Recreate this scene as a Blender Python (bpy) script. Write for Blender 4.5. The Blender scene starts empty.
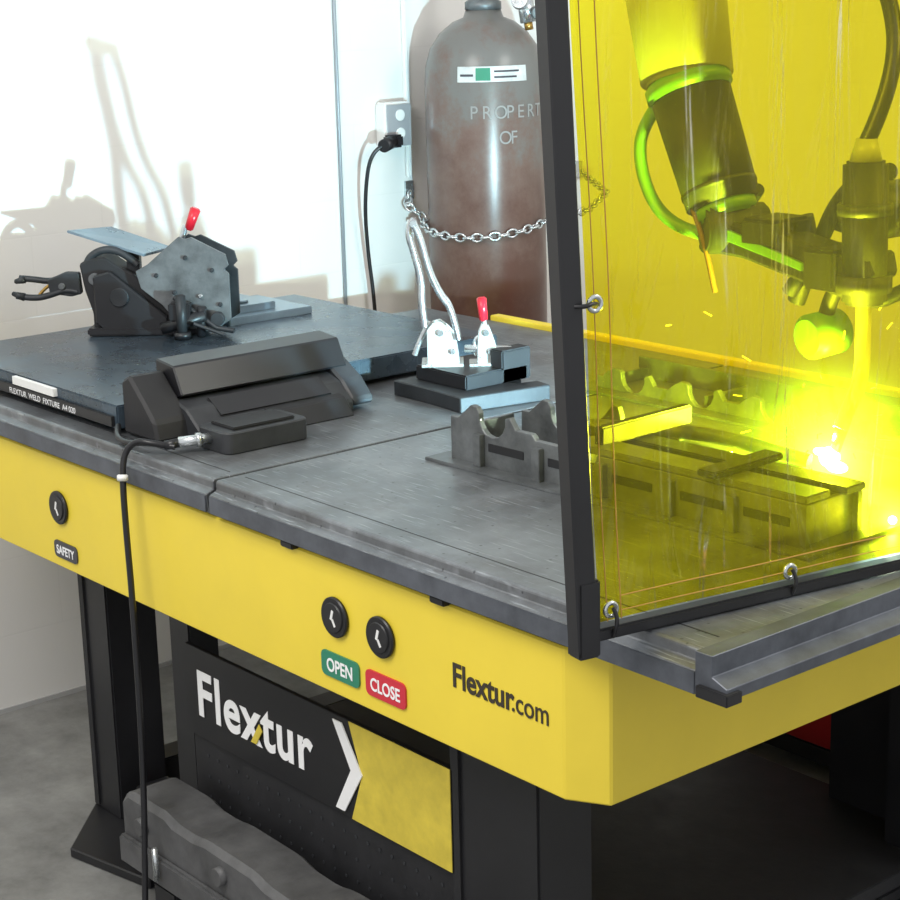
import bpy, bmesh, math, random
from mathutils import Matrix, Vector
random.seed(4)
sc=bpy.context.scene
try: sc.view_settings.view_transform='Standard'
except Exception: pass
# ------------------------------------------------------------------ materials
def new_mat(name):
    m=bpy.data.materials.new(name);m.use_nodes=True
    nt=m.node_tree;b=nt.nodes.get('Principled BSDF')
    return m,nt,b
def mat(name,col,rough=.5,metal=0.,var=.0,scale=8.,bump=0.,spec=None,wear=0.,tint=None):
    m,nt,b=new_mat(name);N=nt.nodes.new;L=nt.links.new
    b.inputs['Roughness'].default_value=rough;b.inputs['Metallic'].default_value=metal
    b.inputs['Base Color'].default_value=(*col,1)
    if spec is not None:b.inputs['Specular IOR Level'].default_value=spec
    if var>0 or bump>0:
        tc=N('ShaderNodeTexCoord');n=N('ShaderNodeTexNoise')
        n.inputs['Scale'].default_value=scale;n.inputs['Detail'].default_value=6;n.inputs['Roughness'].default_value=.65
        L(tc.outputs['Object'],n.inputs['Vector'])
        if var>0:
            r=N('ShaderNodeValToRGB')
            r.color_ramp.elements[0].position=.3;r.color_ramp.elements[1].position=.7
            r.color_ramp.elements[0].color=(*[x*(1-var) for x in col],1)
            r.color_ramp.elements[1].color=(*[min(1,x*(1+var)) for x in col],1)
            L(n.outputs['Fac'],r.inputs['Fac']);out=r.outputs['Color']
            if wear>0:
                mp=N('ShaderNodeMapping');mp.inputs['Scale'].default_value=(6,90,6);mp.inputs['Rotation'].default_value=(0,0,.5)
                s=N('ShaderNodeTexNoise');s.inputs['Scale'].default_value=2.5;s.inputs['Detail'].default_value=3
                L(tc.outputs['Object'],mp.inputs[0]);L(mp.outputs[0],s.inputs['Vector'])
                sr=N('ShaderNodeMapRange');sr.inputs['From Min'].default_value=.60;sr.inputs['From Max'].default_value=.72;L(s.outputs['Fac'],sr.inputs['Value'])
                v=N('ShaderNodeTexVoronoi');v.inputs['Scale'].default_value=38;L(tc.outputs['Object'],v.inputs['Vector'])
                vr=N('ShaderNodeMapRange');vr.inputs['From Min'].default_value=.07;vr.inputs['From Max'].default_value=.12;vr.inputs['To Min'].default_value=1;vr.inputs['To Max'].default_value=0;L(v.outputs['Distance'],vr.inputs['Value'])
                big=N('ShaderNodeTexNoise');big.inputs['Scale'].default_value=2.6;big.inputs['Detail'].default_value=8;big.inputs['Roughness'].default_value=.75;L(tc.outputs['Object'],big.inputs['Vector'])
                br=N('ShaderNodeMapRange');br.inputs['From Min'].default_value=.49;br.inputs['From Max'].default_value=.64;L(big.outputs['Fac'],br.inputs['Value'])
                x0=N('ShaderNodeMix');x0.data_type='RGBA';t=tint or (.10,.085,.075);x0.inputs['B'].default_value=(*t,1)
                q0=N('ShaderNodeMath');q0.operation='MULTIPLY';q0.inputs[1].default_value=.65;L(br.outputs['Result'],q0.inputs[0]);L(q0.outputs[0],x0.inputs['Factor']);L(out,x0.inputs['A'])
                x1=N('ShaderNodeMix');x1.data_type='RGBA';x1.inputs['B'].default_value=(*[min(1,x*2.2+.02) for x in col],1)
                q1=N('ShaderNodeMath');q1.operation='MULTIPLY';q1.inputs[1].default_value=wear;L(sr.outputs['Result'],q1.inputs[0]);L(q1.outputs[0],x1.inputs['Factor']);L(x0.outputs['Result'],x1.inputs['A'])
                x2=N('ShaderNodeMix');x2.data_type='RGBA';x2.inputs['B'].default_value=(.02,.02,.022,1)
                q2=N('ShaderNodeMath');q2.operation='MULTIPLY';q2.inputs[1].default_value=wear;L(vr.outputs['Result'],q2.inputs[0]);L(q2.outputs[0],x2.inputs['Factor']);L(x1.outputs['Result'],x2.inputs['A'])
                out=x2.outputs['Result']
            L(out,b.inputs['Base Color'])
            mr=N('ShaderNodeMapRange');mr.inputs['To Min'].default_value=max(0,rough-.15);mr.inputs['To Max'].default_value=min(1,rough+.15)
            L(n.outputs['Fac'],mr.inputs['Value']);L(mr.outputs['Result'],b.inputs['Roughness'])
        if bump>0:
            bp=N('ShaderNodeBump');bp.inputs['Strength'].default_value=bump;bp.inputs['Distance'].default_value=.01
            L(n.outputs['Fac'],bp.inputs['Height']);L(bp.outputs['Normal'],b.inputs['Normal'])
    return m
YEL=mat('powder_coat_yellow',(.84,.645,.055),.42,0,.05,3)
BLK=mat('black_paint',(.014,.014,.016),.4,0,.2,6)
BLKM=mat('black_matte',(.014,.014,.016),.6,0,.25,14,.1)
BLKG=mat('black_rubber',(.01,.01,.012),.35)
STEEL=mat('table_steel',(.185,.197,.21),.36,.5,.42,7,.06,wear=.65,tint=(.105,.10,.098))
STEELE=mat('slab_edge_steel',(.115,.125,.145),.45,.5,.35,12,.08)
PLATE=mat('dark_steel_plate',(.07,.10,.13),.28,.5,.5,6,.06,wear=.5,tint=(.10,.12,.135))
GRAYP=mat('machined_gray_steel',(.15,.16,.165),.42,.5,.4,16,.08)
DKST=mat('dark_blackened_steel',(.035,.038,.042),.5,.4,.4,12,.08)
CAST=mat('cast_iron',(.11,.11,.112),.55,.3,.3,14,.2)
SILV=mat('zinc_silver',(.62,.65,.66),.25,.9,.15,30)
ZWHT=mat('bright_zinc_plate',(.68,.73,.72),.3,.6,.1,30)
BLUST=mat('light_blue_steel',(.24,.32,.38),.3,.6,.2,10)
RED=mat('red_grip',(.62,.015,.03),.3)
REDC=mat('cabinet_red',(.5,.012,.012),.4)
WHT=mat('white_plastic',(.8,.8,.78),.4)
SIGNB=mat('sign_black',(.008,.008,.010),.35)
SIGNY=mat('sign_yellow',(.66,.52,.06),.5,0,.15,18)
TXW=mat('text_white',(.9,.9,.9),.5)
TXK=mat('text_black',(.04,.03,.02),.5)
GRN=mat('label_green',(.03,.22,.13),.4)
REDL=mat('label_red',(.6,.03,.05),.4)
GREYL=mat('label_dark',(.05,.05,.06),.4)
LABW=mat('aged_label',(.55,.56,.55),.5,0,.25,25)
HOSE=mat('green_hose',(.10,.25,.035),.4)
ROBW=mat('robot_body_pale',(.34,.34,.22),.4,.0,.08,6)
COPPER=mat('brass',(.5,.3,.08),.3,.9)
BROWN=mat('brown_wire',(.16,.07,.03),.5)
TORCHY=mat('torch_neck_yellow',(.8,.75,.3),.35,.3)
TAPE=mat('hem_stitch',(.50,.26,.05),.6)
MIDG=mat('pendant_grey',(.028,.030,.034),.5,0,.3,20,.05)
STEN=mat('stencil_grey',(.28,.27,.26),.7)
def floor_mat():
    m,nt,b=new_mat('concrete_floor')
    tc=nt.nodes.new('ShaderNodeTexCoord');n=nt.nodes.new('ShaderNodeTexNoise');n.inputs['Scale'].default_value=2.6;n.inputs['Detail'].default_value=10;n.inputs['Roughness'].default_value=.72
    nt.links.new(tc.outputs['Object'],n.inputs['Vector'])
    r=nt.nodes.new('ShaderNodeValToRGB');r.color_ramp.elements[0].position=.34;r.color_ramp.elements[1].position=.66
    r.color_ramp.elements[0].color=(.12,.12,.115,1);r.color_ramp.elements[1].color=(.31,.31,.30,1)
    nt.links.new(n.outputs['Fac'],r.inputs['Fac']);nt.links.new(r.outputs['Color'],b.inputs['Base Color']);b.inputs['Roughness'].default_value=.5
    return m
def wall_mat(name,axis):
    m,nt,b=new_mat(name)
    tc=nt.nodes.new('ShaderNodeTexCoord');sp=nt.nodes.new('ShaderNodeSeparateXYZ');cb=nt.nodes.new('ShaderNodeCombineXYZ')
    nt.links.new(tc.outputs['Object'],sp.inputs[0])
    nt.links.new(sp.outputs[axis],cb.inputs[0]);nt.links.new(sp.outputs['Z'],cb.inputs[1])
    br=nt.nodes.new('ShaderNodeTexBrick');br.inputs['Scale'].default_value=1.
    br.inputs['Brick Width'].default_value=.4;br.inputs['Row Height'].default_value=.2;br.inputs['Mortar Size'].default_value=.003;br.inputs['Mortar Smooth'].default_value=1.
    br.inputs['Color1'].default_value=(.755,.745,.72,1);br.inputs['Color2'].default_value=(.76,.75,.725,1);br.inputs['Mortar'].default_value=(.735,.725,.70,1)
    nt.links.new(cb.outputs[0],br.inputs['Vector']);nt.links.new(br.outputs['Color'],b.inputs['Base Color'])
    n=nt.nodes.new('ShaderNodeTexNoise');n.inputs['Scale'].default_value=30;nt.links.new(tc.outputs['Object'],n.inputs['Vector'])
    b1=nt.nodes.new('ShaderNodeBump');b1.inputs['Strength'].default_value=.08;b1.inputs['Distance'].default_value=.005;b1.invert=True
    nt.links.new(br.outputs['Fac'],b1.inputs['Height'])
    b2=nt.nodes.new('ShaderNodeBump');b2.inputs['Strength'].default_value=.08;b2.inputs['Distance'].default_value=.004
    nt.links.new(n.outputs['Fac'],b2.inputs['Height']);nt.links.new(b1.outputs['Normal'],b2.inputs['Normal']);nt.links.new(b2.outputs['Normal'],b.inputs['Normal'])
    b.inputs['Roughness'].default_value=.6
    return m
def cyl_mat():
    m,nt,b=new_mat('gas_cylinder_paint')
    tc=nt.nodes.new('ShaderNodeTexCoord');sp=nt.nodes.new('ShaderNodeSeparateXYZ');nt.links.new(tc.outputs['Object'],sp.inputs[0])
    n=nt.nodes.new('ShaderNodeTexNoise');n.inputs['Scale'].default_value=7;n.inputs['Detail'].default_value=9;n.inputs['Roughness'].default_value=.75;nt.links.new(tc.outputs['Object'],n.inputs['Vector'])
    ad=nt.nodes.new('ShaderNodeMath');ad.operation='MULTIPLY_ADD';ad.inputs[1].default_value=1.5;nt.links.new(n.outputs['Fac'],ad.inputs[0]);nt.links.new(sp.outputs['Z'],ad.inputs[2])
    r=nt.nodes.new('ShaderNodeValToRGB');e=r.color_ramp.elements
    mr=nt.nodes.new('ShaderNodeMapRange');mr.inputs['From Min'].default_value=1.35;mr.inputs['From Max'].default_value=2.6;nt.links.new(ad.outputs[0],mr.inputs['Value'])
    e[0].position=.25;e[0].color=(.10,.048,.036,1);e[1].position=.78;e[1].color=(.155,.145,.135,1)
    k=r.color_ramp.elements.new(.58);k.color=(.155,.098,.08,1)
    nt.links.new(mr.outputs['Result'],r.inputs['Fac']);nt.links.new(r.outputs['Color'],b.inputs['Base Color'])
    b.inputs['Roughness'].default_value=.3
    return m
def film_mat():
    m=bpy.data.materials.new('yellow_welding_film');m.use_nodes=True;nt=m.node_tree;nt.nodes.clear()
    N=nt.nodes.new;L=nt.links.new
    o=N('ShaderNodeOutputMaterial');t=N('ShaderNodeBsdfTransparent');t.inputs[0].default_value=(1,.84,.022,1)
    tl=N('ShaderNodeBsdfTranslucent');tl.inputs[0].default_value=(.97,.80,.01,1)
    g=N('ShaderNodeBsdfGlossy');g.inputs['Roughness'].default_value=.07;g.inputs[0].default_value=(1,1,.9,1)
    mx=N('ShaderNodeMixShader');mx.inputs[0].default_value=.05;L(t.outputs[0],mx.inputs[1]);L(tl.outputs[0],mx.inputs[2])
    m2=N('ShaderNodeMixShader');fr=N('ShaderNodeFresnel');fr.inputs['IOR'].default_value=1.33
    L(fr.outputs[0],m2.inputs[0]);L(mx.outputs[0],m2.inputs[1]);L(g.outputs[0],m2.inputs[2]);L(m2.outputs[0],o.inputs[0])
    tc=N('ShaderNodeTexCoord');mp=N('ShaderNodeMapping');mp.inputs['Scale'].default_value=(9,9,1.6)
    n=N('ShaderNodeTexNoise');n.inputs['Scale'].default_value=1.5;n.inputs['Detail'].default_value=3;n.inputs['Distortion'].default_value=.6
    bp=N('ShaderNodeBump');bp.inputs['Strength'].default_value=1.;bp.inputs['Distance'].default_value=.05
    L(tc.outputs['Object'],mp.inputs[0]);L(mp.outputs[0],n.inputs['Vector']);L(n.outputs['Fac'],bp.inputs['Height']);L(bp.outputs[0],g.inputs['Normal']);L(bp.outputs[0],fr.inputs['Normal'])
    return m
def emis(name,col,s):
    m=bpy.data.materials.new(name);m.use_nodes=True;nt=m.node_tree;nt.nodes.clear()
    e=nt.nodes.new('ShaderNodeEmission');e.inputs[0].default_value=(*col,1);e.inputs[1].default_value=s
    o=nt.nodes.new('ShaderNodeOutputMaterial');nt.links.new(e.outputs[0],o.inputs[0]);return m
def halo_mat(name,col,s,k):
    """glare halo imitated by a glowing volume: emission density falling off ~1/d^2 from the arc, zero at the sphere's rim"""
    m=bpy.data.materials.new(name);m.use_nodes=True;nt=m.node_tree;nt.nodes.clear();N=nt.nodes.new;L=nt.links.new
    e=N('ShaderNodeEmission');e.inputs[0].default_value=(*col,1)
    tc=N('ShaderNodeTexCoord');ln=N('ShaderNodeVectorMath');ln.operation='LENGTH';L(tc.outputs['Object'],ln.inputs[0])
    mr=N('ShaderNodeMapRange');mr.interpolation_type='SMOOTHSTEP';mr.inputs['From Min'].default_value=0;mr.inputs['From Max'].default_value=1;mr.inputs['To Min'].default_value=s;mr.inputs['To Max'].default_value=0
    L(ln.outputs['Value'],mr.inputs['Value'])
    sq=N('ShaderNodeMath');sq.operation='MULTIPLY';L(ln.outputs['Value'],sq.inputs[0]);L(ln.outputs['Value'],sq.inputs[1])
    ma=N('ShaderNodeMath');ma.operation='MULTIPLY_ADD';ma.inputs[1].default_value=k;ma.inputs[2].default_value=.35;L(sq.outputs[0],ma.inputs[0])
    dv=N('ShaderNodeMath');dv.operation='DIVIDE';L(mr.outputs['Result'],dv.inputs[0]);L(ma.outputs[0],dv.inputs[1]);L(dv.outputs[0],e.inputs[1])
    o=N('ShaderNodeOutputMaterial');L(e.outputs[0],o.inputs['Volume'])
    try:m.cycles.volume_step_rate=.4
    except Exception:pass
    return m
# ------------------------------------------------------------------ builders
F=Matrix.Identity(4);PAR=None
def frame(o,yaw=0):
    global F
    F=Matrix.Translation(Vector(o))@Matrix.Rotation(math.radians(yaw),4,'Z')
def noframe():
    global F
    F=Matrix.Identity(4)
def group(name,loc=(0,0,0)):
    global PAR
    e=bpy.data.objects.new(name,None);e.location=loc;e.empty_display_size=.05
    bpy.context.collection.objects.link(e);PAR=e;return e
def link(ob,m=None):
    bpy.context.collection.objects.link(ob)
    if m is not None: ob.data.materials.append(m)
    if PAR is not None:
        ob.parent=PAR;ob.matrix_parent_inverse=Matrix.Translation(-Vector(PAR.location))
    return ob
def finish(name,bm,m,bevel=0,smooth=False,seg=2):
    if bevel>0:
        bmesh.ops.bevel(bm,geom=list(bm.edges),offset=bevel,segments=seg,affect='EDGES',clamp_overlap=True)
    bm.transform(F)
    bmesh.ops.recalc_face_normals(bm,faces=bm.faces)
    me=bpy.data.meshes.new(name);bm.to_mesh(me);bm.free()
    if smooth:
        for p in me.polygons:p.use_smooth=True
    return link(bpy.data.objects.new(name,me),m)
def box(name,a,b,m,bevel=.002,rot=None):
    bm=bmesh.new();bmesh.ops.create_cube(bm,size=1)
    c=[(a[i]+b[i])/2 for i in range(3)];s=[abs(b[i]-a[i]) for i in range(3)]
    T=Matrix.Translation(c)
    if rot: T=T@Matrix.Rotation(math.radians(rot[1]),4,rot[0])
    bm.transform(T@Matrix.Diagonal((*s,1)))
    return finish(name,bm,m,min(bevel,min(s)*.3))
def prism(name,pts,d0,d1,m,plane='xz',bevel=.0015,holes=None):
    """outline pts extruded along the remaining axis from d0 to d1"""
    def mk(p,d):
        return {'xz':(p[0],d,p[1]),'xy':(p[0],p[1],d),'yz':(d,p[0],p[1])}[plane]
    bm=bmesh.new()
    a=[bm.verts.new(mk(p,d0)) for p in pts];b=[bm.verts.new(mk(p,d1)) for p in pts]
    bm.faces.new(a);bm.faces.new(b[::-1])
    n=len(pts)
    for i in range(n): bm.faces.new((a[i],a[(i+1)%n],b[(i+1)%n],b[i]))
    bmesh.ops.recalc_face_normals(bm,faces=bm.faces)
    if bevel>0:
        try:bmesh.ops.bevel(bm,geom=list(bm.edges),offset=bevel,segments=1,affect='EDGES',clamp_overlap=True)
        except Exception:pass
    return finish(name,bm,m,0)
def cyl(name,p,q,r,m,r2=None,n=28,bevel=0.0015,smooth=True):
    p=Vector(p);q=Vector(q);d=q-p
    bm=bmesh.new();bmesh.ops.create_cone(bm,cap_ends=True,segments=n,radius1=r,radius2=r if r2 is None else r2,depth=d.length)
    if bevel:
        es=[e for e in bm.edges if abs(e.verts[0].co.z-e.verts[1].co.z)<1e-6]
        bmesh.ops.bevel(bm,geom=es,offset=min(bevel,r*.3,d.length*.3),segments=2,affect='EDGES')
    bm.transform(Matrix.Translation((p+q)/2)@d.to_track_quat('Z','Y').to_matrix().to_4x4())
    ob=finish(name,bm,m)
    for f in ob.data.polygons: f.use_smooth=len(f.vertices)==4
    return ob
def tube(name,pts,r,m,smooth=True,flat=None):
    cu=bpy.data.curves.new(name,'CURVE');cu.dimensions='3D';cu.bevel_depth=r;cu.bevel_resolution=5;cu.use_fill_caps=True
    sp=cu.splines.new('NURBS' if smooth and len(pts)>2 else 'POLY');sp.points.add(len(pts)-1)
    for i,p in enumerate(pts): sp.points[i].co=(*(F@Vector(p)),1)
    if sp.type=='NURBS': sp.order_u=3;sp.use_endpoint_u=True;sp.resolution_u=10
    ob=bpy.data.objects.new(name,cu);link(ob,m);return ob
def lathe(name,prof,c,m,n=48):
    bm=bmesh.new();rings=[]
    for r,z in prof:
        rings.append([bm.verts.new((c[0]+r*math.cos(2*math.pi*k/n),c[1]+r*math.sin(2*math.pi*k/n),z)) for k in range(n)])
    for a,b in zip(rings,rings[1:]):
        for k in range(n): bm.faces.new((a[k],a[(k+1)%n],b[(k+1)%n],b[k]))
    bm.faces.new(rings[0][::-1]);bm.faces.new(rings[-1])
    return finish(name,bm,m,0,True)
def ring(name,c,R,r,m,nrm=(0,1,0),n=28,sx=1.):
    bm=bmesh.new();k=10;vs=[]
    for i in range(n):
        a=2*math.pi*i/n;row=[]
        for j in range(k):
            b=2*math.pi*j/k
            row.append(bm.verts.new(((R*sx+r*math.cos(b))*math.cos(a),(R+r*math.cos(b))*math.sin(a),r*math.sin(b))))
        vs.append(row)
    for i in range(n):
        for j in range(k):
            bm.faces.new((vs[i][j],vs[(i+1)%n][j],vs[(i+1)%n][(j+1)%k],vs[i][(j+1)%k]))
    bm.transform(Matrix.Translation(c)@Vector(nrm).to_track_quat('Z','Y').to_matrix().to_4x4())
    return finish(name,bm,m,0,True)
def text(name,s,loc,size,m,rot=(90,0,0),bold=0.,sx=1.,ext=.0006,align='LEFT',sp=1.):
    cu=bpy.data.curves.new(name,'FONT');cu.body=s;cu.size=size;cu.extrude=ext;cu.offset=bold;cu.align_x=align;cu.space_character=sp
    ob=bpy.data.objects.new(name,cu)
    T=F@Matrix.Translation(loc)@(Matrix.Rotation(math.radians(rot[2]),4,'Z')@Matrix.Rotation(math.radians(rot[0]),4,'X'))@Matrix.Diagonal((sx,1,1,1))
    link(ob,m);ob.matrix_basis=T
    return ob
def rrect(w,h,r,n=6):
    P=[]
    for cx,cy,a0 in((w/2-r,h/2-r,0),(-w/2+r,h/2-r,90),(-w/2+r,-h/2+r,180),(w/2-r,-h/2+r,270)):
        for i in range(n+1):
            a=math.radians(a0+90*i/n);P.append((cx+r*math.cos(a),cy+r*math.sin(a)))
    return P
def arc(cx,cz,r,a0,a1,n=8): return [(cx+r*math.cos(math.radians(a0+(a1-a0)*i/n)),cz+r*math.sin(math.radians(a0+(a1-a0)*i/n))) for i in range(n+1)]
# ------------------------------------------------------------------ room
PAR=None
XW=-2.33
box('floor',(-2.5,-3.5,-.1),(4,3.6,0),floor_mat(),0)
box('wall_left',(XW-.15,-3.5,0),(XW,3.6,3.2),wall_mat('painted_block_wall','Y'),0)
box('wall_back',(XW,3.45,0),(4,3.6,3.2),wall_mat('painted_block_wall_back','X'),0)
box('baseboard_left',(XW,-3.4,0),(XW+.006,3.45,.012),mat('grout_grey',(.4,.4,.4),.8),0)
# ------------------------------------------------------------------ table
group('welding_table',(-.9,.7,0))
prism('yellow_skirt',[(-1.98,0),(-.012,0),(.05,.035),(.05,1.35),(-1.98,1.35)],.63,.868,YEL,'xy',.003)
box('skirt_back_lip',(-1.72,1.355,.80),(.05,1.385,.95),YEL,.002)
def slab(n,x0,x1):
    prof=[(0.012,.872),(-.016,.88),(-.02,.915),(-.004,.922),(-.004,.936),(.0,.94),(1.345,.94),(1.345,.872)]
    prism(n,prof,x0,x1,STEEL,'yz',.0015)
    box(n+'_groove',(x0+.02,.045,.9395),(x1-.02,.0475,.9404),BLK,0)
    box(n+'_edge',(x0+.001,-.0215,.882),(x1-.001,-.0175,.914),STEELE,.001)
slab('top_slab_left',-1.97,-.915);slab('top_slab_right',-.905,.262)
box('seam',(-.915,.0,.88),(-.905,1.34,.925),BLK,0)
prism('slab_rail',[(.262,.885),(.262,.944),(.292,.944),(.292,.915),(.318,.905),(.318,.888)],-.022,1.34,STEELE,'xz',.001)
box('slab_rail_foot',(.27,-.03,.884),(.325,.0,.9),BLK,.001)
for i,x in enumerate((-.7,-.3)):
    box('slab_bolt_%d'%i,(x,-.012,.866),(x+.035,.01,.878),BLK,.002)
for i,(x,w) in enumerate(((-1.655,.12),(-.40,.22))):
    box('leg_front_%d'%i,(x,.1,.02),(x+w,.22,.632),BLK,.004)
    box('leg_front_web_%d'%i,(x+.012,.095,.03),(x+.03,.10,.63),BLKM,0)
    box('leg_back_%d'%i,(x,1.1,.02),(x+w,1.22,.632),BLK,.004)
    prism('foot_%d'%i,[(x-.02,.12),(x+.16,-.05),(x+.40,-.0),(x+.38,.25),(x+w,.3),(x+w,1.27),(x-.03,1.27)],0,.022,BLK,'xy',.003)
    box('foot_rail_%d'%i,(x+w*.2,.22,.05),(x+w*.8,1.1,.12),BLK,.003)
box('leg_inner',(-1.33,.13,.03),(-1.255,.2,.632),BLK,.003)
box('leg_right_back',(-.2,1.02,.03),(-.0,1.14,.632),BLK,.004)
box('under_rail',(-1.55,.14,.55),(-.4,.2,.63),BLK,.003)
box('shelf',(-1.5,.3,.12),(-.1,1.15,.15),BLKM,.002)
box('cross_rail',(-1.5,.12,.05),(-.3,.2,.11),BLK,.003)
for n,x,z in(('safety',-1.51,.763),('open',-.56,.772),('close',-.437,.77)):
    cyl('button_ring_'+n,(x,-.001,z),(x,-.008,z),.035,BLKG,n=40)
    cyl('button_face_'+n,(x,-.006,z),(x,-.0105,z),.026,BLK,n=40)
    box('button_mark_'+n,(x-.003,-.0115,z-.004),(x+.003,-.0102,z+.014),WHT,.001,rot=('Y',18))
    box('button_mark2_'+n,(x+.002,-.0115,z-.015),(x+.007,-.0102,z-.001),WHT,.001,rot=('Y',-30))
def label(n,s,x,z,w,h,m,ts):
    frame((x,-.0005,z));prism('label_'+n,rrect(w,h,.011),-.003,0,m,'xz',0);text('label_text_'+n,s,(0,-.0036,-ts*.36),ts,TXW,bold=.0006,align='CENTER',sx=.85,ext=.0003);noframe()
label('safety','SAFETY',-1.497,.671,.095,.036,GREYL,.026)
label('open','OPEN',-.553,.683,.105,.045,GRN,.033)
label('close','CLOSE',-.43,.682,.105,.045,REDL,.031)
text('skirt_text','Flextur',(-.262,-.001,.737),.056,TXK,bold=.001,sx=.88)
text('skirt_text_com','.com',(-.125,-.001,.737),.05,TXK,sx=.85)
# sign board
group('hanging_sign',(-.80,.1,.42))
box('sign_panel',(-1.215,.095,.335),(-.385,.105,.525),SIGNB,.001)
prism('sign_yellow_field',[(-.67,.336),(-.39,.336),(-.39,.524),(-.67,.524),(-.635,.43)],.0935,.095,SIGNY,'xz',0)
prism('sign_chevron',[(-.715,.345),(-.688,.345),(-.632,.432),(-.688,.516),(-.715,.516),(-.665,.432)],.091,.0935,TXW,'xz',0)
text('sign_text','Flextur',(-1.178,.0935,.386),.133,TXW,bold=.0030,sx=.93,sp=1.09)
prism('sign_x_stroke',[(-.985,.386),(-.967,.386),(-.945,.418),(-.955,.43)],.0905,.0925,SIGNY,'xz',0)
box('pegboard',(-1.215,.105,.12),(-.39,.112,.40),BLKM,.001)
for i in range(22):
    for j in range(4):
        x=-1.165+i*.035;z=.16+j*.045
        cyl('peg_%d_%d'%(i,j),(x,.1045,z),(x,.1035,z),.0035,MIDG,n=8,bevel=0)
# casting under table
group('machine_casting',(-.9,.0,0))
frame((-.89,.0,.0),0)
prof=[(-.37,.09),(-.37,.22),(-.34,.243),(-.20,.243),(-.17,.232),(-.10,.230),(-.06,.236),(.1,.232),(.14,.220),(.22,.216),(.27,.225),(.36,.225),(.40,.21),(.40,.09)]
prism('casting_body',prof,-.05,.07,CAST,'xz',.012)
box('casting_flange',(-.36,-.065,.09),(.39,-.048,.15),CAST,.006)
for i,x in enumerate((-.28,.0,.3)):
    cyl('casting_boss_%d'%i,(x,-.064,.19),(x,-.04,.19),.018,CAST)
for i,x in enumerate((-.2,.28)):
    cyl('casting_pin_%d'%i,(x,-.075,.11),(x,-.075,.18),.006,SILV)
    box('bearer_%d'%i,(x-.04,-.06,0.022),(x+.04,.09,.09),BLK,.004)
noframe()
group('tool_cabinet',(-.6,1.6,0))
box('cabinet_body',(-1.0,1.42,.07),(-.1,1.85,.60),REDC,.006)
for i in range(3):
    box('drawer_%d'%i,(-.97,1.405,.1+i*.165),(-.13,1.42,.25+i*.165),REDC,.004)
box('drawer_pull',(-.95,1.392,.575),(-.15,1.406,.592),BLK,.003)
box('cabinet_base',(-1.0,1.42,.03),(-.1,1.85,.075),BLK,.004)
for i,x in enumerate((-.93,-.17)):
    for j,y in enumerate((1.47,1.8)):
        cyl('cabinet_caster_%d%d'%(i,j),(x-.015,y,.03),(x+.015,y,.03),.03,BLKG)
group('dolly',(-.35,.75,0))
box('dolly_deck',(-.55,.62,.09),(-.1,.95,.12),BLK,.005)
for i,(x,y) in enumerate(((-.5,.66),(-.15,.66),(-.5,.91),(-.15,.91))):
    cyl('wheel_%d'%i,(x-.015,y,.04),(x+.015,y,.04),.04,BLKG);box('wheel_fork_%d'%i,(x-.022,y-.015,.04),(x+.022,y+.015,.092),BLKM,.002)
# ------------------------------------------------------------------ raised plate
group('fixture_baseplate',(-1.7,.5,.94))
box('plate',(-2.12,.04,.952),(-1.32,1.03,1.0),PLATE,.003)
for i,(x,y) in enumerate(((-1.9,.12),(-1.4,.12),(-1.9,.95),(-1.4,.95))):
    cyl('plate_foot_%d'%i,(x,y,.94),(x,y,.953),.025,BLK)
box('plate_front_strip',(-2.1,.032,.957),(-1.33,.04,.978),BLK,.001)
box('plate_label',(-1.74,.030,.981),(-1.56,.04,.998),WHT,.0005)
text('plate_text','FLEXTUR  WELD  FIXTURE  A4 020',(-1.76,.0315,.96),.017,TXW,sx=1.1,ext=.0002)
cyl('plate_hole_1',(-1.62,.62,.9995),(-1.62,.62,1.0008),.012,BLK,bevel=0);cyl('plate_hole_2',(-1.48,.42,.9995),(-1.48,.42,1.0008),.012,BLK,bevel=0)
# ------------------------------------------------------------------ fixture A
group('welding_fixture',(-1.91,.55,1.0))
frame((-1.90,.55,1.002),48)
gp=[(-.012,.205),(.016,.228),(.032,.222),(.045,.226),(.122,.185),(.128,.16),(.118,.15),(.128,.14),(.128,.034),(.09,.01),(.05,.004),(.0,.03),(-.03,.07),(-.078,.11),(-.088,.15),(-.06,.165)]
prism('angle_plate_front',gp,-.058,-.048,GRAYP,'xz',.001)
prism('angle_plate_rear',[(x+.012,z*.97+.005) for x,z in gp],.0,.01,DKST,'xz',.001)
for i,(x,z) in enumerate(((.09,.15),(.03,.18),(.06,.09),(.105,.07),(-.04,.14),(.0,.1))):
    cyl('plate_pin_%d'%i,(x,-.066,z),(x,.012,z),.005,DKST if i!=2 else SILV,n=14)
box('spacer_1',(.0,-.05,.02),(.05,.005,.05),DKST);box('spacer_2',(.05,-.05,.15),(.09,.005,.17),DKST)
body=[(-.225,.165),(-.2,.178),(-.165,.18),(-.13,.155),(-.1,.14),(-.07,.11),(.0,.06),(.045,.03),(.05,.0),(-.2,.0),(-.2,.05),(-.215,.1)]
prism('clamp_body',body,-.03,.06,BLKM,'xz',.004)
prism('clamp_cheek',[(-.19,.03),(-.19,.14),(-.15,.15),(-.08,.09),(-.02,.04),(-.02,.0),(-.16,.0)],-.055,-.03,BLK,'xz',.004)
box('clamp_foot',(-.21,-.06,.0),(.06,.09,.018),BLK,.004)
cyl('clamp_pivot',(-.13,-.062,.09),(-.13,.065,.09),.022,DKST);cyl('clamp_pivot2',(-.19,-.04,.13),(-.19,.065,.13),.014,GRAYP)
tube('clamp_arch',[(-.21,-.02,.13),(-.215,-.02,.17),(-.17,-.02,.2),(-.12,-.02,.19),(-.09,-.02,.16)],.009,DKST)
bm=bmesh.new()
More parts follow.
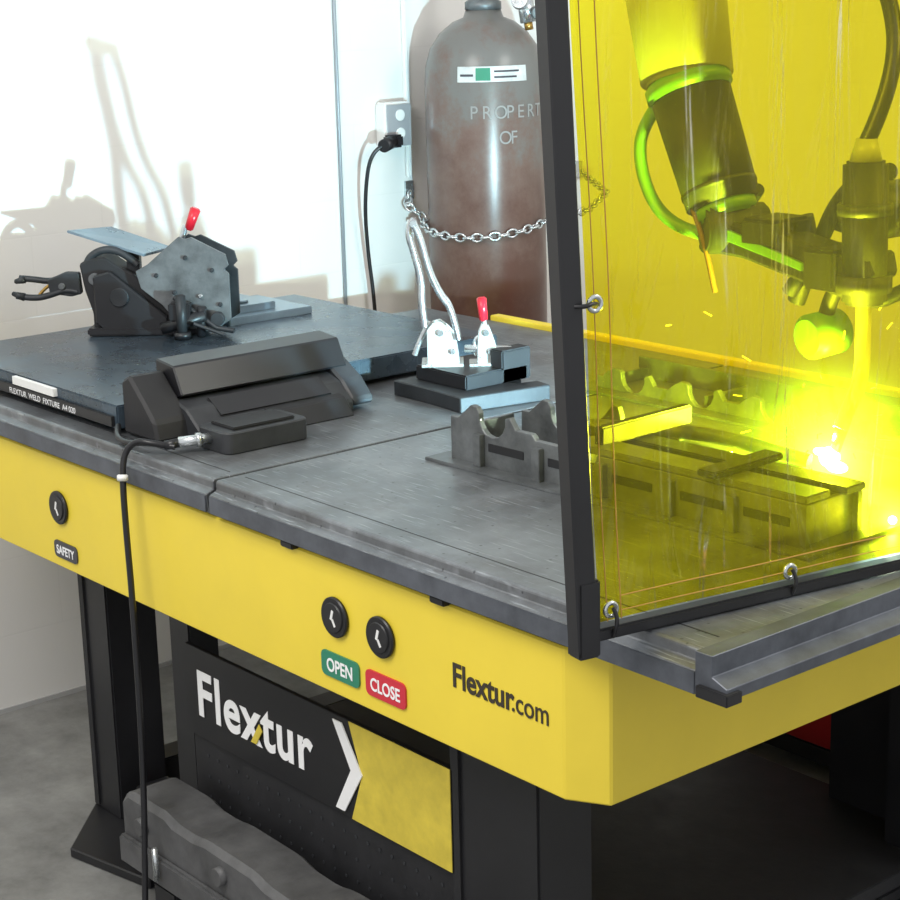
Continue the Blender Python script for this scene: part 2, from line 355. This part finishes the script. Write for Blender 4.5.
q=[(-.26,.02,.238),(-.17,.09,.236),(-.02,.05,.19),(-.07,-.04,.187)]
a=[bm.verts.new(p) for p in q];b=[bm.verts.new((p[0],p[1],p[2]-.006)) for p in q]
bm.faces.new(a);bm.faces.new(b[::-1])
for i in range(4): bm.faces.new((a[i],a[(i+1)%4],b[(i+1)%4],b[i]))
finish('top_sheet',bm,BLUST,.001)
box('sheet_support',(-.12,.0,.13),(-.09,.03,.192),DKST)
tube('screw_rod',[(-.0,-.07,.09),(.1,-.09,.02),(.14,-.1,.015)],.006,DKST,False)
cyl('clamp_screw',(.02,-.1,.0),(.02,-.1,.1),.012,DKST);cyl('clamp_screw_tip',(.02,-.1,.0),(.02,-.1,.015),.02,BLK)
cyl('clamp_screw_b',(-.03,-.085,.02),(.075,-.085,.05),.014,BLK)
cyl('clamp_screw_c',(.06,-.08,.0),(.065,-.08,.07),.011,BLK);cyl('clamp_screw_d',(.1,-.07,.04),(.1,-.09,.04),.016,DKST)
tube('screw_bar',[(.05,-.11,.035),(.12,-.12,.01)],.004,DKST,False)
box('screw_block',(-.01,-.1,.04),(.04,-.06,.08),BLK,.003)
tube('toggle_lever',[(.005,-.03,.18),(.018,-.03,.215),(.03,-.03,.25)],.007,SILV)
cyl('toggle_base',(.0,-.045,.17),(.0,.0,.17),.014,SILV)
cyl('toggle_grip',(.036,-.03,.240),(.056,-.03,.29),.010,RED,r2=.0125,bevel=.005)
noframe()
group('steel_block',(-1.97,.75,1.0))
box('block_lower',(-2.1,.66,1.0),(-1.86,.9,1.018),BLUST,.002)
box('block_upper',(-2.08,.69,1.018),(-1.9,.82,1.036),BLUST,.002)
cyl('block_bolt',(-1.95,.75,1.036),(-1.95,.75,1.042),.02,BLUST)
group('locking_pliers',(-2.1,.34,1.1))
frame((-1.90,.55,1.0),48)
tube('jaw_upper',[(-.235,-.0,.132),(-.26,-.0,.138),(-.30,-.0,.122),(-.345,-.0,.130),(-.375,-.0,.132)],.0075,DKST)
tube('jaw_lower',[(-.235,-.02,.10),(-.26,-.02,.108),(-.30,-.02,.094),(-.34,-.02,.086),(-.38,-.02,.094)],.0075,DKST)
prism('plier_body',[(-.228,.146),(-.26,.148),(-.305,.130),(-.30,.098),(-.25,.090),(-.225,.096)],-.024,-.004,DKST,'xz',.003)
cyl('jaw_tip_upper',(-.36,-.008,.131),(-.385,-.008,.125),.010,DKST,r2=.005);cyl('jaw_tip_lower',(-.36,-.02,.09),(-.39,-.02,.10),.010,DKST,r2=.005)
cyl('plier_pivot',(-.27,-.03,.115),(-.27,.002,.115),.008,GRAYP)
tube('plier_spring',[(-.3,-.012,.118),(-.32,-.012,.105),(-.33,-.012,.09)],.004,COPPER)
noframe()
# ------------------------------------------------------------------ teach pendant
group('teach_pendant',(-1.2,.3,.94))
prism('screen_bar',[(-1.315,1.012),(-1.262,1.005),(-1.222,1.02),(-1.25,1.075),(-1.315,1.082)],.13,.53,BLKG,'xz',.003)
prism('grip_frame',[(-1.29,.94),(-1.29,1.005),(-1.235,1.012),(-1.195,1.0),(-1.15,.965),(-1.15,.94)],.12,.49,MIDG,'xz',.004)
box('grip_slot',(-1.222,.18,.985),(-1.165,.45,.998),BLK,.003,rot=('Y',32))
prism('side_block',[(-1.19,.94),(-1.19,.985),(-1.15,.975),(-1.12,.94)],.28,.47,BLKM,'xz',.003)
prism('end_cap',[(-1.315,.945),(-1.315,1.05),(-1.285,1.065),(-1.235,1.02),(-1.20,.985),(-1.19,.945)],.05,.13,BLKM,'xz',.006)
prism('end_cap_far',[(-1.30,.95),(-1.30,1.03),(-1.25,1.035),(-1.19,1.0),(-1.155,.965),(-1.155,.95)],.49,.545,MIDG,'xz',.005)
prism('battery_box',[(x-1.085,y+.2) for x,y in rrect(.11,.19,.02)],.94,.982,MIDG,'xy',.006)
box('battery_lid',(-1.125,.13,.982),(-1.045,.27,.988),BLKM,.003)
cyl('red_stop',(-1.262,.53,1.045),(-1.262,.54,1.045),.008,RED)
cyl('connector',(-1.09,.11,.964),(-1.115,.05,.962),.0105,SILV);cyl('connector_ring',(-1.097,.092,.964),(-1.102,.08,.963),.014,SILV,n=20)
cyl('connector_boot',(-1.113,.056,.962),(-1.125,.025,.958),.009,BLKG)
tube('pendant_cable',[(-1.122,.03,.958),(-1.135,.005,.965),(-1.165,-.01,.968),(-1.182,-.028,.945),(-1.174,-.04,.90),(-1.165,-.045,.80),(-1.15,-.05,.66),(-1.118,-.07,.35),(-1.09,-.1,.12),(-1.07,-.12,.02),(-1.0,-.16,.008),(-.9,-.2,.008)],.0062,BLKG)
tube('coiled_cable',[(-1.3,.03,.965),(-1.26,-.0,.96),(-1.2,-.012,.955),(-1.15,.005,.965),(-1.11,.04,.956)],.006,BLKG)
cyl('cable_tag',(-1.175,-.0385,.905),(-1.173,-.0405,.893),.0105,WHT)
# ------------------------------------------------------------------ toggle clamps
group('toggle_clamp',(-1.1,.74,.94))
prism('base_lower',[(-1.10,.64),(-.98,.63),(-.94,.84),(-.99,.85),(-1.0,.8),(-1.05,.8),(-1.05,.86),(-1.21,.86),(-1.21,.64)],.94,.972,DKST,'xy',.002)
box('base_upper',(-1.185,.68,.972),(-1.02,.85,1.003),BLK,.003)
box('base_stop',(-1.06,.78,.972),(-1.02,.86,1.04),BLKM,.003)
frame((-1.135,.748,1.003),50)
lb=[(-.058,0),(-.058,.075),(-.045,.09),(-.03,.094),(-.012,.08),(.004,.06),(.01,0)]
prism('latch_body',lb,-.02,-.014,ZWHT,'xz',.001)
prism('latch_body_b',lb,.01,.016,ZWHT,'xz',.001)
box('latch_foot',(-.07,-.04,0),(.018,.04,.006),ZWHT,.001)
cyl('latch_pin',(-.03,-.026,.07),(-.03,.022,.07),.007,SILV);cyl('latch_pin_b',(-.005,-.026,.03),(-.005,.022,.03),.006,SILV)
for k,d in enumerate((-.024,.018)):
    tube('handle_arm_a%d'%k,[(.008,d,.055),(-.004,d,.12),(-.028,d,.148),(-.052,d,.205),(-.065,d,.27),(-.08,d,.3)],.006,SILV)
tube('handle_arm_b',[(-.062,-.005,.08),(-.068,-.005,.13),(-.066,-.005,.18),(-.08,-.005,.24),(-.092,-.005,.28),(-.083,-.005,.305)],.008,SILV)
cyl('handle_cross',(-.08,-.03,.3),(-.08,.024,.3),.008,SILV)
tube('spindle_arm',[(-.05,0,.09),(-.07,0,.06),(-.085,0,.02)],.006,SILV)
prism('push_clamp_body',[(.047,0),(.047,.03),(.05,.07),(.058,.088),(.072,.084),(.082,.055),(.088,.035),(.088,0)],-.03,-.005,ZWHT,'xz',.002)
box('push_clamp_foot',(.03,-.04,0),(.096,.02,.005),ZWHT,.001)
cyl('push_clamp_pin',(.066,-.036,.07),(.066,.0,.07),.007,SILV);cyl('push_clamp_pin_b',(.075,-.036,.03),(.075,.0,.03),.007,SILV)
tube('push_lever',[(.064,-.018,.078),(.062,-.018,.1)],.006,SILV,False)
cyl('push_grip',(.062,-.018,.093),(.058,-.018,.143),.009,RED,r2=.0105,bevel=.005)
cyl('push_plunger',(.02,-.018,.035),(.12,-.018,.03),.008,SILV)
tube('push_link',[(.045,-.018,.02),(.035,-.018,.045),(.05,-.018,.06)],.004,SILV)
noframe()
# ------------------------------------------------------------------ notched weld fixtures
def saddle(s0,L,h,nmax=9,z1=None,tip=.035):
    P=[(s0,0),(s0,h)]
    s=s0;k=0
    while s+.19<s0+L and k<nmax:
        P+= [(s+.02,h),(s+.035,h+.012),(s+.055,h+tip),(s+.07,h+tip-.002)]
        P+= arc(s+.11,h+.010,.034,170,370,8)
        P+= [(s+.155,h+.02),(s+.17,h+.0)]
        s+=.19;k+=1
    z1=z1 or h
    if k==nmax and nmax<9: P+=[(s+.02,h),(s+.03,z1),(s+.14,z1),(s+.145,z1-.018),(s+.17,z1-.018),(s+.175,z1)]
    P+=[(s0+L,z1),(s0+L,0)]
    return P
group('notched_bracket',(-.3,.45,.94))
frame((-.71,.38,.94),2)
prism('front_plate',saddle(0,.80,.085,1,.075,.028),0,.012,GRAYP,'xz',.001)
prism('rear_plate',saddle(.05,.75,.08,1,.07,.028),.13,.142,GRAYP,'xz',.001)
prism('far_plate',saddle(.12,.5,.055,1,.05),.24,.252,GRAYP,'xz',.001)
box('sole_plate',(-.04,-.03,0),(.83,.27,.006),GRAYP,.001)
for i,s in enumerate((.02,.3,.56,.78)):
    box('rib_%d'%i,(s,.01,.006),(s+.01,.132,.07),GRAYP,.001)
for i,s in enumerate((.10,.25,.4,.55,.68)):
    box('slot_%d'%i,(s,-.0015,.035),(s+.09,.001,.05),BLK,.001)
    box('front_tab_%d'%i,(s-.03,-.012,.006),(s-.01,.0,.065),GRAYP,.001)
box('top_channel',(.30,.0,.076),(.80,.06,.088),GRAYP,.002)
box('top_channel_b',(.32,.10,.070),(.80,.15,.082),DKST,.002)
box('shadow_block',(.34,.02,.085),(.36,.25,.118),BLKM,.003)  # added block that casts the arc's shadow on the left wall
tube('curved_tube',[(.12,.20,.05),(.25,.24,.06),(.4,.26,.068),(.52,.25,.068),(.6,.27,.055)],.013,GRAYP)
box('cross_beam',(.60,-.02,.088),(.64,.15,.10),DKST,.003)
noframe()
group('notched_bracket',(-.5,1.0,.94))
frame((-.95,.98,.94),0)
prism('front_plate',saddle(0,.82,.03,9,None,.022),0,.012,GRAYP,'xz',.001)
box('rear_plate',(.0,.13,.0),(.82,.142,.05),GRAYP,.001)
box('sole_plate',(-.04,-.04,0),(.86,.2,.006),GRAYP,.001)
for i,s in enumerate((.02,.3,.56,.78)):
    box('rib_%d'%i,(s,.01,.006),(s+.01,.132,.03),GRAYP,.001)
noframe()
# ------------------------------------------------------------------ welding curtain
CX,CY=.136,-.10
group('welding_curtain',(CX,CY,.92))
yaw=80
frame((CX,CY,.0),yaw)
LC=1.0
LEAN=.056
box('post_lower',(-.017,-.016,.922),(.017,.016,1.03),BLK,.003)
prism('frame_post',[(-.017,.93),(.015,.93),(-.003-LEAN+.016,2.15),(-.035-LEAN+.016,2.15)],-.014,.014,BLK,'xz',.002)
prism('frame_far_post',[(LC-.018,.944),(LC+.016,.944),(LC+.016,2.15),(LC-.018,2.15)],-.014,.014,BLK,'xz',.002)
box('frame_bottom_bar',(.0,-.012,.9415),(LC,.012,.959),BLK,.003)
box('frame_top_bar',(-.07,-.012,2.13),(LC,.012,2.155),BLK,.003)
nx,nz=70,70
def sf(s,t):
    w=math.sin(math.pi*min(1,max(0,s)))**.5
    return Vector((.022+s*(LC-.05)-LEAN*t*(1-s)*.95,-.004+.005*math.sin(s*17+t*2)*w*(.4+.6*math.sin(math.pi*t))+.003*math.sin(t*11+s*4),.966+t*1.13))
def surfc(s,t):
    v=sf(s,t);v.y-=.0025;return v
bm=bmesh.new();V=[[bm.verts.new(sf(i/nx,j/nz)) for i in range(nx+1)] for j in range(nz+1)]
for j in range(nz):
    for i in range(nx): bm.faces.new((V[j][i],V[j][i+1],V[j+1][i+1],V[j+1][i]))
finish('yellow_film',bm,film_mat(),0,True)
tube('hem_stitch_side',[surfc(.036,k/12) for k in range(13)],.0009,TAPE)
tube('hem_stitch_side_b',[surfc(.012,k/12) for k in range(13)],.0008,TAPE)
tube('hem_stitch_bottom',[surfc(.036+k/14*.96,.028) for k in range(14)],.0009,TAPE)
tube('hem_stitch_bottom_b',[surfc(.036+k/14*.96,.010) for k in range(14)],.0008,TAPE)
for i,(s,t) in enumerate(((.018,.014),(.012,.38),(.010,.745),(.34,.010),(.70,.010))):
    p=surfc(s,t);ring('grommet_%d'%i,(p.x,p.y-.001,p.z),.0092,.0035,SILV,(0,1,0))
    if i in(0,3,4): tube('hook_%d'%i,[(p.x,p.y-.006,p.z+.004),(p.x+.004,p.y-.012,p.z-.008),(p.x,p.y-.012,.955),(p.x,p.y-.006,.945)],.003,BLKG)
    else: tube('hook_%d'%i,[(p.x,p.y-.006,p.z),(p.x-.010,p.y-.012,p.z+.003),(p.x-.025,p.y-.014,p.z),(p.x-.035,p.y,p.z)],.003,BLKG)
noframe()
# ------------------------------------------------------------------ robot
group('welding_robot',(.9,1.9,0))
frame((-.17,.21,-.037))
dP=Vector((-.022,-.027,.015))
P0=Vector((-.262,.64,1.405))+dP;P1=Vector((-.355,.65,1.60))+dP;P2=Vector((-.44,.66,1.78))+dP;P3=Vector((-.50,.68,1.95))
cyl('forearm_sleeve',P0,P1,.068,BLKM,r2=.074,n=40,bevel=.006)
cyl('sleeve_band',P0+(P1-P0)*.12,P0+(P1-P0)*.17,.0705,DKST,n=40)
cyl('forearm_ring',P1-(P2-P1)*.02,P1+(P2-P1)*.14,.080,HOSE,n=40,bevel=.006)
cyl('forearm',P1+(P2-P1)*.1,P3,.085,ROBW,r2=.1,n=40,bevel=.01)
cyl('wrist_ring',P0-(P1-P0)*.12,P0+(P1-P0)*.04,.058,HOSE,n=36,bevel=.005)
cyl('wrist_joint',P0-(P1-P0)*.2-Vector((.02,.05,0)),P0-(P1-P0)*.2+Vector((.04,.05,0)),.045,DKST,n=32,bevel=.006)
cyl('elbow',P3+Vector((-.02,-.12,.02)),P3+Vector((.02,.14,.02)),.12,ROBW,n=40,bevel=.01)
cyl('upper_arm',P3+Vector((0,.05,.03)),Vector((1.07,1.7,1.78)),.085,ROBW,n=36,bevel=.01)
cyl('shoulder',(.97,1.6,1.78),(1.17,1.8,1.78),.14,ROBW,n=40,bevel=.01)
cyl('column',(1.07,1.7,.9),(1.07,1.7,1.74),.12,ROBW,r2=.11,n=40,bevel=.01)
lathe('pedestal',[(.22,.037),(.22,.08),(.15,.1),(.15,.85),(.17,.88),(.17,.93)],(1.07,1.7),BLK)
prism('torch_bracket',[(-.29,1.34),(-.25,1.40),(-.12,1.385),(.02,1.36),(.07,1.37),(.08,1.33),(.02,1.29),(-.08,1.31),(-.2,1.335)],.57,.65,BLKM,'xz',.006)
prism('torch_bracket_face',[(-.26,1.37),(-.23,1.385),(-.03,1.335),(-.03,1.322)],.564,.57,HOSE,'xz',.001)
box('bracket_clamp',(-.2,.56,1.36),(-.12,.66,1.41),BLKM,.006)
box('bracket_clamp_b',(-.06,.56,1.30),(.01,.66,1.37),BLKM,.006)
cyl('green_disc',(-.06,.58,1.21),(-.05,.66,1.215),.040,HOSE,n=32,bevel=.008)  # plain green disc hung below the torch bracket
tube('disc_arm',[(-.055,.62,1.22),(-.05,.62,1.27),(-.02,.62,1.31)],.014,BLKM)
cyl('torch_body',(.045,.6,1.28),(.04,.6,1.52),.038,BLKM,n=32,bevel=.006)
cyl('torch_collar_1',(.0415,.6,1.43),(.041,.6,1.45),.046,DKST);cyl('torch_collar_2',(.044,.6,1.3),(.0435,.6,1.33),.047,BLKM)
cyl('torch_cap',(.04,.6,1.51),(.04,.6,1.565),.03,ROBW,r2=.015,bevel=.008)
tube('torch_neck',[(.045,.6,1.29),(.045,.6,1.22),(.058,.585,1.16),(.058,.56,1.12),(.053,.535,1.075)],.0135,TORCHY)
cyl('torch_nozzle',(.055,.543,1.09),(.051,.525,1.035),.013,COPPER,r2=.009)
tube('hose_loop',[(-.41,.6,1.62),(-.46,.58,1.56),(-.465,.58,1.48),(-.42,.58,1.40),(-.34,.59,1.365),(-.24,.6,1.37),(-.18,.6,1.37)],.012,HOSE)
tube('hose_arm',[(-.5,.8,1.30),(-.42,.78,1.36),(-.34,.74,1.40),(-.28,.7,1.44)],.013,BLKM)
tube('cable_a',[(-.2,.7,1.26),(-.14,.7,1.34),(-.08,.68,1.44),(.0,.66,1.49),(.06,.64,1.50)],.015,BLKM)
tube('cable_b',[(-.2,.72,1.24),(-.16,.72,1.33),(-.17,.7,1.4)],.017,BLKM)
tube('cable_c',[(.04,.6,1.55),(.07,.64,1.66),(.0,.7,1.8),(-.15,.75,1.95),(-.35,.75,2.02)],.014,BLKG)
tube('cable_d',[(-.12,.72,1.40),(-.04,.72,1.38),(.06,.72,1.44),(.14,.74,1.40)],.02,BLKM)
tube('cable_e',[(-.08,.66,1.30),(.0,.66,1.26),(.08,.68,1.30),(.14,.7,1.34)],.013,BLKM)
tube('gas_line',[(-.33,.56,1.45),(-.29,.56,1.38),(-.27,.56,1.32),(-.255,.56,1.27)],.005,BROWN)
cyl('motor_block',(-.02,.66,1.42),(-.02,.8,1.42),.05,DKST,n=32,bevel=.006)
noframe()
# ------------------------------------------------------------------ arc + sparks
A=Vector((-.125,.73,.99));B2=Vector((.105,.60,.955))
group('welding_arc',A)
def ball(n,c,r,m,sub=3,sc3=(1,1,1)):
    bm=bmesh.new();bmesh.ops.create_icosphere(bm,subdivisions=sub,radius=1)
    me=bpy.data.meshes.new(n);bm.to_mesh(me);bm.free()
    for p in me.polygons:p.use_smooth=True
    ob=bpy.data.objects.new(n,me);link(ob,m);ob.matrix_basis=Matrix.Translation(c)@Matrix.Diagonal((r*sc3[0],r*sc3[1],r*sc3[2],1));return ob
core=emis('arc_core',(.85,1,.8),260)
ball('arc_core',A,.018,core);ball('arc_core_tail',A+Vector((.022,-.008,-.012)),.014,core,3,(1.5,1,.7));ball('arc_core_tail_b',A+Vector((-.018,.0,.006)),.010,core,3,(1.6,1,.7))
ball('arc_halo',A,.23,halo_mat('arc_halo',(.5,1,.85),330,70),4)  # glare around the arc, added as a glowing volume
ball('molten_spot',B2,.007,emis('molten',(1,1,.7),220))
ball('molten_halo',B2,.10,halo_mat('molten_halo',(.6,1,.8),420,60),4)  # smaller glare halo, also an added glowing volume
SPK=emis('spark',(1,.95,.35),8)
for i in range(40):
    a=random.uniform(0,2*math.pi);el=random.uniform(-.1,1.2);L=random.uniform(.006,.03);r0=random.uniform(.05,.42)
    d=Vector((math.cos(a)*math.cos(el),math.sin(a)*math.cos(el),math.sin(el)))
    p=A+d*r0-Vector((0,0,.25*r0*r0));q=p+d*L-Vector((0,0,.01))
    if min(p.z,q.z)<.95 or max(p.x,q.x)>.12: continue
    tube('spark_%d'%i,[p,q],random.uniform(.0005,.0011),SPK,False)
PAR=None
# ------------------------------------------------------------------ gas cylinder
GC=(-2.11,1.69)
group('gas_cylinder',(*GC,0))
lathe('bottle',[(.155,0),(.165,.01),(.165,1.51),(.162,1.55),(.148,1.60),(.12,1.64),(.085,1.668),(.055,1.68),(.048,1.70)],GC,cyl_mat(),64)
lathe('neck_ring',[(.05,1.70),(.05,1.72),(.035,1.73),(.03,1.74)],GC,GRAYP)
lathe('valve_stem',[(.018,1.73),(.018,1.80),(.026,1.80),(.026,1.83),(.012,1.84)],GC,SILV)
gx,gy=GC
tube('valve_outlet',[(gx,gy,1.755),(gx+.08,gy+.0,1.755),(gx+.13,gy+.02,1.745),(gx+.135,gy+.03,1.70)],.011,COPPER)
cyl('regulator',(gx+.135,gy+.03,1.735),(gx+.145,gy+.035,1.665),.022,SILV);cyl('gauge',(gx+.15,gy+.0,1.72),(gx+.17,gy-.02,1.725),.022,SILV);cyl('gauge_b',(gx+.16,gy+.05,1.69),(gx+.185,gy+.035,1.69),.018,GRAYP)
cyl('regulator_nut',(gx+.143,gy+.034,1.67),(gx+.146,gy+.036,1.645),.012,COPPER,n=6)
def on_cyl(th,r,z): return (gx+r*math.cos(th),gy+r*math.sin(th),z)
def curved(n,th0,th1,z0,z1,m,r=.1665,r1=None):
    bm=bmesh.new();k=16;A_=[];B_=[]
    for i in range(k+1):
        th=th0+(th1-th0)*i/k;A_.append(bm.verts.new(on_cyl(th,r,z0)));B_.append(bm.verts.new(on_cyl(th,r if r1 is None else r1,z1)))
    for i in range(k): bm.faces.new((A_[i],A_[i+1],B_[i+1],B_[i]))
    finish(n,bm,m)
tc0=math.atan2(-3.4,3.9)
curved('label_band',tc0-.45,tc0+.75,1.515,1.556,LABW,.1662,.1630)
curved('label_green',tc0-.14,tc0+.10,1.519,1.552,GRN,.1668,.1637)
curved('label_text_line',tc0+.16,tc0+.6,1.540,1.545,GREYL,.1650,.1646)
curved('label_text_line_b',tc0+.16,tc0+.55,1.525,1.530,GREYL,.1664,.1660)
curved('label_text_line_c',tc0-.4,tc0-.18,1.530,1.536,GREYL,.1660,.1655)
def ctext(n,s,z,size,th):
    for i,ch in enumerate(s):
        t=th+i*size*.66/.165
        p=on_cyl(t,.1662,z)
        cu=bpy.data.curves.new(n,'FONT');cu.body=ch;cu.size=size;cu.extrude=.0003
        ob=bpy.data.objects.new('%s_%d'%(n,i),cu);link(ob,STEN)
        ob.matrix_basis=Matrix.Translation(p)@Matrix.Rotation(t+math.pi/2,4,'Z')@Matrix.Rotation(math.pi/2,4,'X')@Matrix.Diagonal((.9,1,1,1))
ctext('stencil','PROPERTY',1.418,.05,tc0-.25)
ctext('stencil_b','OF',1.35,.05,tc0+.22)
group('safety_chain',(-2.1,1.6,1.15))
def chain(pts):
    step=.023
    P=[Vector(p) for p in pts]
    res=[P[0]]
    for a,b in zip(P,P[1:]):
        L=(b-a).length;n=max(1,int(L/.002))
        for i in range(1,n+1):
            q=a.lerp(b,i/n)
            if (q-res[-1]).length>=step: res.append(q)
    return res
cp=[(XW+.01,1.585,1.2),(-2.30,1.555,1.165)]
for k in range(13):
    th=-math.pi*.80+k/12*math.pi*.92
    cp.append((gx+.178*math.cos(th),gy+.178*math.sin(th),1.13-.03*math.sin(k/12*math.pi)))
cp+=[(-1.97,1.95,1.14),(-2.05,2.1,1.17),(XW+.01,2.25,1.2)]
R=chain(cp)
for i in range(len(R)-1):
    t=(R[i+1]-R[i]).normalized();c=(R[i]+R[i+1])/2
    up=Vector((0,0,1)) if i%2 else t.cross(Vector((0,0,1))).normalized()
    side=up.cross(t).normalized();up=t.cross(side)
    bm=bmesh.new();vs=[];n=14;k=6
    for a in range(n):
        an=2*math.pi*a/n;row=[]
        ca,sa=math.cos(an),math.sin(an)
        for b in range(k):
            bb=2*math.pi*b/k;rr=.0035*math.cos(bb)
            row.append(bm.verts.new(c+t*(.0155*ca+rr*ca)+side*(.0105*sa+rr*sa)+up*(.0035*math.sin(bb))))
        vs.append(row)
    for a in range(n):
        for b in range(k): bm.faces.new((vs[a][b],vs[(a+1)%n][b],vs[(a+1)%n][(b+1)%k],vs[a][(b+1)%k]))
    finish('link_%d'%i,bm,SILV,0,True)
box('eye_plate_a',(XW,1.57,1.18),(XW+.008,1.60,1.23),SILV,.001);box('eye_plate_b',(XW,2.235,1.18),(XW+.008,2.265,1.23),SILV,.001)
group('electrical_outlet',(XW,1.53,1.4))
box('conduit',(XW,1.575,1.24),(XW+.014,1.588,3.0),WHT,.004)
box('outlet_box',(XW,1.475,1.33),(XW+.045,1.57,1.455),WHT,.005)
box('cover_plate',(XW+.045,1.48,1.335),(XW+.049,1.565,1.45),mat('plate_grey',(.5,.52,.55),.3,.4),.002)
cyl('socket_upper',(XW+.049,1.525,1.42),(XW+.052,1.525,1.42),.016,WHT);cyl('socket_lower',(XW+.049,1.525,1.37),(XW+.052,1.525,1.37),.016,WHT)
box('plug',(XW+.049,1.46,1.335),(XW+.085,1.51,1.37),BLKG,.006);cyl('plug_head',(XW+.07,1.48,1.352),(XW+.10,1.425,1.345),.018,BLKG)
tube('power_cord',[(XW+.095,1.435,1.346),(XW+.08,1.395,1.34),(XW+.05,1.39,1.2),(XW+.03,1.41,1.05),(XW+.03,1.43,.9),(XW+.03,1.44,.5),(XW+.03,1.44,.03),(XW+.1,1.48,.01)],.0055,BLKG)
group('wall_conduit',(XW,1.36,0))
cyl('pipe',(XW+.006,1.345,.0),(XW+.006,1.345,3.1),.005,mat('conduit_grey',(.3,.33,.36),.4,.3),n=16)
for i,z in enumerate((.6,1.9,2.4)): box('strap_%d'%i,(XW,1.33,z),(XW+.013,1.36,z+.015),SILV,.001)
PAR=None
# ------------------------------------------------------------------ lights
def area(n,loc,tgt,size,energy,col):
    l=bpy.data.lights.new(n,'AREA');l.energy=energy;l.size=size;l.color=col
    o=bpy.data.objects.new(n,l);bpy.context.collection.objects.link(o);o.location=loc
    o.rotation_euler=(Vector(tgt)-Vector(loc)).to_track_quat('-Z','Y').to_euler();return o
area('overhead_fill',(-.4,-1.7,3.1),(-.6,.5,.8),1.4,66,(1,.96,.91))  # unseen overhead lamp for the general room light
area('overhead_fill',(1.7,1.9,3.2),(.8,2.6,.9),1.2,62,(1,.98,.93))  # unseen lamp added to brighten the background behind the curtain
l=bpy.data.lights.new('arc_light','POINT');l.energy=48;l.color=(.82,1,.7);l.shadow_soft_size=.012
o=bpy.data.objects.new('arc_light',l);bpy.context.collection.objects.link(o);o.location=A+Vector((0,0,.035))
l=bpy.data.lights.new('arc_flash','SPOT');l.energy=165;l.color=(.45,.80,1);l.shadow_soft_size=.01;l.spot_size=math.radians(100);l.spot_blend=.6
o=bpy.data.objects.new('arc_flash',l);bpy.context.collection.objects.link(o);o.location=A+Vector((-.045,0,.01))
o.rotation_euler=(Vector((-2.33,.5,1.75))-o.location).to_track_quat('-Z','Y').to_euler()
w=bpy.data.worlds.new('World');sc.world=w;w.use_nodes=True
w.node_tree.nodes['Background'].inputs[0].default_value=(.95,.97,1,1);w.node_tree.nodes['Background'].inputs[1].default_value=.80
# ------------------------------------------------------------------ camera
cd=bpy.data.cameras.new('camera');cam=bpy.data.objects.new('camera',cd);bpy.context.collection.objects.link(cam)
cd.sensor_width=36;cd.lens=1849/900*36;cd.clip_start=.05
right=Vector((.6416,.7666,-.0249));down=Vector((.1776,-.18,-.9675));fwd=Vector((-.7462,.6164,-.2516))
up=-down;m3=Matrix((right,up,-fwd)).transposed()
cam.matrix_world=Matrix.Translation((1.8044,-1.6999,1.8084))@m3.to_4x4()
sc.camera=cam
